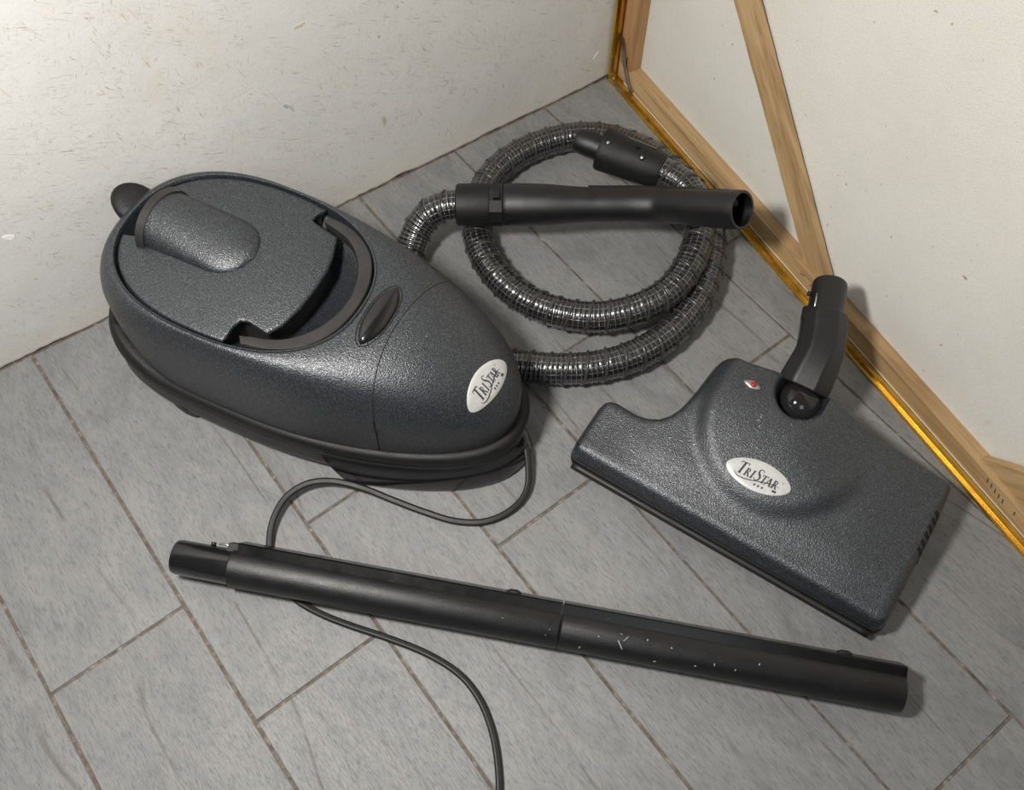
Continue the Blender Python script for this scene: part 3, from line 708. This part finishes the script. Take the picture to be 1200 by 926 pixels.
# grip tube
def line(A, B, ts): A = np.array(A); B = np.array(B); return [A+(B-A)*t for t in ts]
GA = np.array((0.6637, 0.6555, 0.0680)); GM = np.array((0.8492, 0.5028, 0.0780)); GE = np.array((0.8762, 0.3949, 0.1500))
d1 = (GM-GA)/np.linalg.norm(GM-GA); Lg = np.linalg.norm(GM-GA)
Vt, Ft = lathe_between(GA, GA+d1*.042, [(0, .0215), (.0005, .0245), (.002, .0258), (.040, .0262), (.042, .0255)], 40); mesh('grip_cuff', hl(Vt), Ft, 'black', hose, sharp=40)
oct_ = 10; Vt, Ft = lathe_between(GA+d1*.041, GA+d1*.060, [(0, .0245), (.0015, .0262), (.0165, .0262), (.018, .0245)], 12); mesh('lock_ring', hl(Vt), Ft, 'black', hose, smooth=False)
from_bm('lock_tab', (lambda b_: b_)(prism([(-.004, -.006), (.004, -.006), (.004, .006), (-.004, .006)], lambda a, b, c: tuple(Vector(GA+d1*(.050+a)+np.array((0, 0, 1.))*(.0238+c)+np.cross(d1, (0, 0, 1.))*(b+.007))-HB), 0, .0045, .0008)), 'satin', hose)
ts = np.linspace(0, 1, 30); pr = []
path = catmull([GA+d1*.058, GA+d1*.10, GA+d1*.15, GA+d1*(Lg-.06), GA+d1*(Lg-.02), GM+(GE-GM)*.10+np.array((0,0,-.001)), GM+(GE-GM)*.35, GM+(GE-GM)*.7, GE], 8)
P2, s2 = resample(path, .004); u = s2/s2[-1]
Rg = np.interp(u, [0, .01, .08, .18, .28, .36, .70, .735, .745, .98, 1], [.0235, .0258, .0262, .0250, .0222, .0208, .0208, .0210, .0216, .0224, .0218])
Vt, Ft = sweep(P2, Rg, 40, caps=False)
# rolled mouth and bore
T2, U2, B2 = frames(P2); E0 = P2[-1]; m_ = 40; base_i = len(Vt)-m_
for dr, dt in ((-.0012, .0004), (-.003, 0), (-.0034, -.004), (-.0036, -.05)):
    for k in range(m_):
        a = 2*math.pi*k/m_; r_ = .0218+dr; Vt.append(E0+T2[-1]*dt+(B2[-1]*math.cos(a)+U2[-1]*math.sin(a))*r_)
    b0 = len(Vt)-2*m_
    for k in range(m_): Ft.append((b0+k, b0+(k+1) % m_, b0+m_+(k+1) % m_, b0+m_+k))
Ft.append(tuple(range(len(Vt)-m_, len(Vt))))
grip = mesh('grip_tube', hl(Vt), Ft, 'satin', hose, sharp=35)
# socket strip inside the mouth, moulding seam, catch
V1, F1 = sweep([E0-T2[-1]*.03+U2[-1]*.011, E0-T2[-1]*.004+U2[-1]*.011], .004, 10); mesh('socket', hl(V1), F1, 'dark', grip)
V1, F1 = sweep([p+(-B_*.55+U_*.83)*r_*1.0 for p, B_, U_, r_ in zip(P2[4:-4], B2[4:-4], U2[4:-4], Rg[4:-4])], .0006, 6); mesh('moulding_seam', hl(V1), F1, 'black', grip)
# underside ridge of the grip
V1, F1 = sweep([p+U_*(r_*.35)-B_*r_*.80 for p, B_, U_, r_ in zip(P2[26:60], B2[26:60], U2[26:60], Rg[26:60])], .006, 10); mesh('wiring_ridge', hl(V1), F1, 'black', grip)
# end fitting
FA = np.array((0.9080, 0.5458, 0.0605)); FB = np.array((0.8674, 0.6200, 0.0660)); fd = (FB-FA)/np.linalg.norm(FB-FA); Lf = np.linalg.norm(FB-FA)
Vt, Ft = lathe_between(FA, FB, [(0, .019), (.0005, .0215), (.006, .0232), (Lf*.35, .0248), (Lf*.75, .0268), (Lf-.008, .0276), (Lf-.003, .0276), (Lf, .0262), (Lf+.0005, .018)], 40)
fit = mesh('swivel_fitting', hl(Vt), Ft, 'black', hose, sharp=35)
Vt, Ft = lathe_between(FB, FB+fd*.04, [(-.004, .0165), (.018, .0165), (.030, .0155), (.034, .0135), (.035, .011), (.031, .0095), (.0, .009)], 32, caps=False); mesh('inlet_nozzle', hl(Vt), Ft, 'satin', hose, sharp=40)
fu = np.array((0, 0, 1.)); fu = fu-fd*(fu@fd); fu /= np.linalg.norm(fu); fs = np.cross(fd, fu)
def on_fit(t, a, r_): return FA+fd*t+(fs*math.cos(a)+fu*math.sin(a))*r_
for t, a in ((Lf-.010, 1.95), (.028, 2.05), (.038, 1.55)):
    c_ = on_fit(t, a, .0245); nn = (c_-(FA+fd*t)); nn /= np.linalg.norm(nn)
    Vt, Ft = lathe_between(c_-nn*.002, c_+nn*.0042, [(0, .0032), (.0058, .0032), (.0062, .0022), (.0056, .0018)], 16); sc_ = mesh('screw_boss', hl(Vt), Ft, 'black', fit, sharp=40)
    if a > 1.8:
        Vt, Ft = lathe_between(c_+nn*.0026, c_+nn*.0044, [(0, .0021), (.0015, .0021), (.0018, .0012)], 12); mesh('screw', hl(Vt), Ft, 'steel', fit)
V1, F1 = sweep([on_fit(Lf-.002, -.75, .0215), on_fit(Lf+.008, -.75, .0215)], .0028, 10); mesh('contact_pin', hl(V1), F1, 'black', fit)
Vt = []; 
for t_ in (.016, Lf-.012):
    for k in range(9):
        a = .15+k*.9/8; Vt.append(on_fit(t_, a+.05, (np.interp(t_, [0, Lf], [.0237, .0272]))+.0003))
mesh('rating_plate', hl(Vt), [(k, k+1, 9+k+1, 9+k) for k in range(8)], 'gloss', fit)

# ------------------------------------------------------------------ extension wand
WL_ = np.array((0.1705, 0.4781, 0.0275)); WR = np.array((0.6690, -0.0770, 0.0215)); wdv = (WR-WL_)/np.linalg.norm(WR-WL_); WLen = np.linalg.norm(WR-WL_)
wand = empty('extension_wand', Vector(WL_)*1.0, 'long straight black two-piece extension wand lying across the cord in the foreground', 'vacuum wand')
wand.location.z = 0; WO = Vector((WL_[0], WL_[1], 0))
def wloc(V): return [tuple(Vector(p)-WO) for p in V]
wu = np.array((0, 0, 1.)); wu = wu-wdv*(wu@wdv); wu /= np.linalg.norm(wu); ws = np.cross(wdv, wu)    # ws points away/near side
if ws@np.array((r2.x, r2.y, r2.z)) > 0 and False: ws = -ws
far = np.array(u2); 
if ws@np.array(fw) < 0: ws = -ws
def wp(t): return WL_+wdv*t
t1, t2 = 0.0616, 0.4064
Vt, Ft = lathe_between(WL_, wp(t1+.004), [(.002, .015), (0, .0160), (.0005, .0170), (.004, .0182), (t1+.004, .0184)], 40)
plug = mesh('connector_plug', wloc(Vt), Ft, 'gloss', wand, sharp=40); plug['label'] = 'narrower glossy connector end of the wand'
for a0, a1, nm in ((t1, t2, 0), (t2+.0012, WLen, 1)):
    L = a1-a0; Vt, Ft = lathe_between(wp(a0), wp(a1), [(.0, .0155), (.0002, .0192), (.0015, .0204), (L-.0015, .0206), (L, .0198), (L+.0001, .0175), (L-.02, .0170)], 48)
    mesh('tube_section', wloc(Vt), Ft, 'satin', wand, sharp=35)
    # conduit on the upper far side
    c0_, c1_ = a0+(.006 if nm == 0 else 0), a1
    def cp(a, b, c):
        th_ = math.radians(24); dn = ws*math.cos(th_)+wu*math.sin(th_); dt = -ws*math.sin(th_)+wu*math.cos(th_)
        return tuple(Vector(wp(c)+dn*b+dt*a)-WO)
    from_bm('wiring_conduit', prism([(-.0125, .012), (.0125, .012), (.0120, .0255), (.0105, .0270), (-.0105, .0270), (-.0120, .0255)], cp, c0_, c1_), 'conduit', wand, smooth=True, sharp=30)
from_bm('contact_block', prism([(-.009, .0165), (.009, .0165), (.008, .0245), (-.008, .0245)], cp, t1-.006, t1+.008), 'black', wand)
for a_ in (-.004, .004):
    V1, F1 = sweep([cp(a_, .0215, t1-.017), cp(a_, .0215, t1)], .0010, 8); mesh('contact_pin', V1, F1, 'steel', wand)
V1, F1 = sweep([cp(0, .018, t1-.024), cp(0, .0215, t1-.024)], .0028, 12); mesh('release_button', V1, F1, 'gloss', wand)
for tt in (0.3554, 0.6881):
    V1, F1 = sweep([cp(-.0, .0245, tt-.006), cp(-.0, .0262, tt-.002), cp(0, .0262, tt+.003), cp(0, .0245, tt+.006)], .004, 12); mesh('catch', V1, F1, 'black', wand)
# pale scratches on the black plastic
def scratch(t, ang, L, rot, w=.0007, r_=.0206):
    def sp(a, l): return wp(t+l)+(ws*math.cos(a)+wu*math.sin(a))*(r_+.00006)
    P = [sp(ang+math.sin(rot)*q*L/r_/5, math.cos(rot)*q*L/5) for q in range(6)]
    V1, F1 = sweep(P, w*.5, R2=.00008, sides=6, up0=tuple(ws*math.cos(ang)+wu*math.sin(ang))); mesh('scratch', wloc(V1), F1, 'scuff', wand)
rs = random.Random(11)
scratch(0.4655, 1.9, .010, 1.0, .0009); scratch(0.4707, 1.9, .007, -.9, .0006)
for q in range(10): scratch(rs.uniform(t2+.01, WLen-.01), rs.uniform(1.55, 2.6), rs.uniform(.0012, .003), rs.uniform(0, 3), rs.uniform(.0004, .0011))
for q in range(4): scratch(rs.uniform(t1+.1, t2-.004), rs.uniform(1.6, 2.5), rs.uniform(.0012, .002), rs.uniform(0, 3), .0005)

# ------------------------------------------------------------------ power nozzle
BO = Vector((.57173674, .32370239)); ba = math.atan2(-.94130507, .33755705)
noz = empty('power_nozzle', (BO.x, BO.y, 0), 'wide charcoal hammered-finish floor brush head with black jointed neck, by the gold frame', 'vacuum head')
noz.rotation_euler = (0, 0, ba); RB = Matrix.Rotation(-ba, 3, 'Z')
def nl(p): return tuple(RB @ (Vector(p)-Vector((BO.x, BO.y, 0))))
back = [(.0035, .012), (.0035, .040), (.0037, .062), (.006, .071), (.012, .0765), (.022, .0785), (.034, .0775), (.046, .0765), (.058, .0785), (.068, .083), (.0755, .091), (.081, .102), (.0845, .118), (.0872, .138), (.0890, .160), (.0903, .172), (.0925, .1795), (.0975, .1838), (.106, .1850), (.125, .186), (.150, .1905), (.180, .1945), (.205, .194), (.230, .191), (.26, .187), (.29, .184), (.33, .1815), (.360, .1800), (.369, .1780), (.3735, .1720), (.3742, .155), (.3735, .10), (.3728, .05), (.372, .012)]
front = [(.372, .012), (.3705, .0055), (.3665, .0015), (.360, .0), (.30, -.0008), (.20, -.0012), (.10, -.0008), (.016, .0), (.0085, .0015), (.005, .0055), (.0035, .012)]
bd_ = dens(back[:-1]+front[:-1], .0035); OUT = np.array(bd_)
def edist(p):
    A = OUT; B = np.roll(OUT, -1, axis=0); d = B-A; t = np.clip(((p-A)*d).sum(1)/((d*d).sum(1)+1e-12), 0, 1); return np.linalg.norm(p-(A+d*t[:, None]), axis=1).min()
def sm(a, b, x): t = min(1, max(0, (x-a)/(b-a))); return t*t*(3-2*t)
def H(x, y):
    base = .0425+.0165*sm(0, .17, y)-.003*sm(.30, .37, x)
    base += .006*sm(.03, .10, x)*sm(.0, .05, y)
    e = ((x-.193)/.094)**2+((y-.132)/.098)**2 if y < .132 else ((x-.193)/(.094+.0*(y)))**2
    dome = (.0095+.005*sm(.04, .15, y))*(1-sm(.70, 1.10, e))
    dome *= 1-.9*sm(.20, .285, x)*sm(.06, .15, y)
    # broad swell running down to the ends
    sw = .007*math.exp(-((x-.193)/.13)**2)*sm(.0, .11, y)
    z = base+dome+sw
    q = math.hypot((x-.190)/.030, (y-.172)/.034)
    return z-.030*(1-sm(.55, 1.0, q))
def ztop(x, y, d):
    R_ = .011; q = min(1, d/R_); return .024+(H(x, y)-.024)*math.sqrt(max(0, 1-(1-q)**2))**.9
# build: constrained grid inside the outline
bm = bmesh.new(); ring = [bm.verts.new((p[0], p[1], 0)) for p in OUT]
from mathutils.geometry import delaunay_2d_cdt
inner = []; 
for lvl in (.0008, .0018, .0032, .005, .0075, .0105):
    # offset rings
    for i in range(len(OUT)):
        a, b = OUT[i-1], OUT[(i+1) % len(OUT)]; t = (b-a)/np.linalg.norm(b-a); p = OUT[i]+np.array((t[1], -t[0]))*lvl
        for cand in (p,):
            if abs(edist(cand)-lvl) < lvl*.25: inner.append(cand)
xs_ = np.arange(.004, .375, .0042); ys_ = np.arange(-.001, .196, .0042)
def inside(p):
    x, y = p; c = False; n = len(OUT)
    xi, yi = OUT[:, 0], OUT[:, 1]; xj, yj = np.roll(xi, 1), np.roll(yi, 1)
    k = ((yi > y) != (yj > y)) & (x < (xj-xi)*(y-yi)/(yj-yi+1e-15)+xi); return k.sum() % 2 == 1
for x in xs_:
    for y in ys_:
        p = np.array((x, y))
        if inside(p) and edist(p) > .0125: inner.append(p)
bm.free()
inner = [p for p in inner if inside(p)]
pts2 = [Vector(p) for p in OUT]+[Vector(p) for p in inner]
vout, eout, fout, *_ = delaunay_2d_cdt(pts2, [(i, (i+1) % len(OUT)) for i in range(len(OUT))], [], 1, 1e-6)
Vt = [(v.x, v.y, ztop(v.x, v.y, edist(np.array(v)))) for v in vout]; Ft = [tuple(f) for f in fout]
# skirt wall
n0 = len(Vt); no = len(OUT)
for z, ins in ((.021, -.0002), (.018, .0)):
    for i in range(no):
        a, b = OUT[i-1], OUT[(i+1) % no]; t = (b-a)/np.linalg.norm(b-a); p = OUT[i]+np.array((t[1], -t[0]))*ins; Vt.append((p[0], p[1], z))
for i in range(no):
    Ft.append((i, (i+1) % no, n0+(i+1) % no, n0+i)); Ft.append((n0+i, n0+(i+1) % no, n0+no+(i+1) % no, n0+no+i))
head = mesh('housing', Vt, Ft, 'hammer', noz, sharp=55)
bmF = bmesh.new(); vs = [bmF.verts.new(p) for p in Vt]; 
for f in Ft:
    try: bmF.faces.new([vs[i] for i in f])
    except ValueError: pass
bmF.normal_update(); bvn = BVHTree.FromBMesh(bmF); bmF.free()
def dropn(x, y):
    h, nrm, i, d = bvn.ray_cast(Vector((x, y, .5)), Vector((0, 0, -1)))
    if not h: return Vector((x, y, .04)), Vector((0, 0, 1))
    # averaged normal over a small patch
    return h, (nrm if nrm.z > 0 else -nrm)
def ringoff(ins, z, pts=OUT):
    out = []; no = len(pts)
    for i in range(no):
        a, b = pts[i-1], pts[(i+1) % no]; t = (b-a)/np.linalg.norm(b-a); out.append((pts[i][0]+t[1]*ins, pts[i][1]-t[0]*ins, z))
    return out
Vt, Ft = loft([ringoff(.004, .0205), ringoff(-.0008, .0195), ringoff(-.0014, .0165), ringoff(.0002, .0150), ringoff(-.0012, .0125), ringoff(-.0012, .0075), ringoff(.002, .0050)], cap_lo=True, cap_hi=True)
mesh('bumper', Vt, Ft, 'black', noz, sharp=50)
Vt, Ft = loft([ringoff(.006, .0052), ringoff(.006, .0015), ringoff(.012, .0010)], cap_lo=True, cap_hi=True); mesh('base_plate', Vt, Ft, 'black', noz, sharp=40)
# front roll edge
V1, F1 = sweep([(x, -.0035, .0125) for x in np.linspace(.011, .363, 40)], .0046, 12, R2=None); mesh('front_bumper_strip', V1, F1, 'rubber', noz)
# air slots on the end
for q in range(6):
    y = .087+q*.0088; rows = []
    for x in (.3640, .3665, .3690, .3710, .3724, .3733, .3740):
        for yy in (y, y+.0046):
            h, nrm = dropn(x, yy) if x < .3736 else (Vector((.3744, yy, .028)), Vector((1, 0, .1)))
            rows.append(tuple(h+nrm*.0004+Vector((.0002, 0, 0))))
    mesh('air_slot', rows, [(2*k, 2*k+1, 2*k+3, 2*k+2) for k in range(6)], 'dark', noz, smooth=False)
# indicator lamp
h, nrm = dropn(.140, .152)
V1 = []; 
def onn(cx, cy, u, v, h_): hh, n_ = dropn(cx+u, cy+v); return tuple(hh+n_*h_)
lev = [[onn(.140, .152, .0105*k*math.cos(t), .0055*k*math.sin(t)*(1-.35*abs(math.cos(t))), hz) for t in TH[::6]] for k, hz in ((1, -.0005), (1, .0015), (.8, .0028), (.4, .0034))]
Vt, Ft = loft(lev, cap_hi=True); lm = mesh('indicator_lens', Vt, Ft, 'zinc', noz)
bmr = ball(tuple(Vector(onn(.1415, .152, 0, 0, .0030))), (.0036, .0036, .0024), 14); rl = from_bm('red_lamp', bmr, 'red', lm, smooth=True)
# badge
def nfn(u, v, h_):
    c_, s_2 = math.cos(math.radians(5)), math.sin(math.radians(5)); x = .1925+u*c_-v*s_2; y = .0655+u*s_2+v*c_
    hh, n_ = dropn(x, y); return (hh.x, hh.y-.0, hh.z+h_*1.15+.0002)
badge(noz, nfn, .0355, .0160, -.03, .000, -.0005, .0044, .22)
for (x, y, rot) in ((.163, .118, .6), (.168, .112, 1.4), (.166, .122, 2.2)):
    P = [onn(x+math.cos(rot)*.003*q/3, y+math.sin(rot)*.003*q/3, 0, 0, .0001) for q in range(4)]
    V1, F1 = sweep(P, .0004, 6); mesh('scratch', V1, F1, 'scuff', noz)
# neck: smoked pivot barrel, elbow, tube
bx, by = .1905, .160
bz = .062
ball_c = Vector(nl((0.8006, 0.2012, 0.0620)))
bmr = ball(tuple(ball_c), (.0250, .0250, .0235), 32); from_bm('pivot_barrel', bmr, 'smoked', noz, smooth=True)
for q in (0,):
    V1, F1 = lathe_between(ball_c+Vector((-.020, 0, -.002)), ball_c+Vector((.020, 0, -.002)), [(0, .008), (.0, .013), (.040, .013), (.040, .008)], 24); mesh('pivot_drum', V1, F1, 'satin', noz, sharp=40)
E = [Vector(nl((0.8112, 0.2105, 0.0700))), Vector(nl((0.8281, 0.2176, 0.0800))), Vector(nl((0.8479, 0.2267, 0.0880))), Vector(nl((0.8662, 0.2404, 0.0920))), Vector(nl((0.8833, 0.2555, 0.0960)))]
P = catmull([tuple(p) for p in E], 5)
def rr_(n=32, p=3.2):
    return [(sgn(math.cos(a))*abs(math.cos(a))**(2/p), sgn(math.sin(a))*abs(math.sin(a))**(2/p)) for a in [2*math.pi*k/n for k in range(n)]]
octo = [(1, -.42), (1, .42), (.45, 1), (-.45, 1), (-1, .42), (-1, -.42), (-.45, -1), (.45, -1)]
u = np.linspace(0, 1, len(P))
V1, F1 = sweep(P, np.interp(u, [0, .08, .5, .75, 1], [.0275, .0285, .0255, .0250, .0240]), prof=octo, R2=np.interp(u, [0, .08, .5, 1], [.024, .0245, .0245, .0235]))
elbow = mesh('elbow', V1, F1, 'satin', noz, smooth=True, sharp=28)
mdf = elbow.modifiers.new('bevel', 'BEVEL'); mdf.width = .0022; mdf.segments = 2; mdf.limit_method = 'ANGLE'; mdf.angle_limit = math.radians(28)
TA = np.array(nl((0.8799, 0.2527, 0.0955))); TB = np.array(nl((0.9175, 0.2801, 0.1000)))
Vt, Ft = lathe_between(TA, TB, [(-.006, .0212), (.004, .0212), (.0045, .0198), (np.linalg.norm(TB-TA)-.004, .0196), (np.linalg.norm(TB-TA), .0186), (np.linalg.norm(TB-TA)+.0005, .0165), (np.linalg.norm(TB-TA)-.02, .0162)], 40)
mesh('neck_tube', Vt, Ft, 'satin', noz, sharp=35)
td = (TB-TA)/np.linalg.norm(TB-TA); tup = np.array((0, 0, 1.)); tup = tup-td*(tup@td); tup /= np.linalg.norm(tup); tsd = np.cross(td, tup)
if tsd@np.array(RB @ r2) > 0: tsd = -tsd
def tp(t, a, r_): return TA+td*t+(tsd*math.cos(a)+tup*math.sin(a))*r_
V1, F1 = sweep([tp(.002, .75, .0200), tp(.022, .75, .0200)], .0011, 8); mesh('contact_pin', V1, F1, 'steel', noz)
V1, F1 = sweep([tp(.026, .15, .019), tp(.026, .15, .0235)], .0028, 10); mesh('release_button', V1, F1, 'black', noz)
V1, F1 = sweep([tp(-.008, .2, .0185), tp(.006, .2, .0185)], .0075, 12); mesh('contact_block', V1, F1, 'black', noz)
V1, F1 = sweep([tp(.003, 1.9, .0212), tp(.0045, 2.15, .0212)], .0007, 6); mesh('scratch', V1, F1, 'scuff', noz)
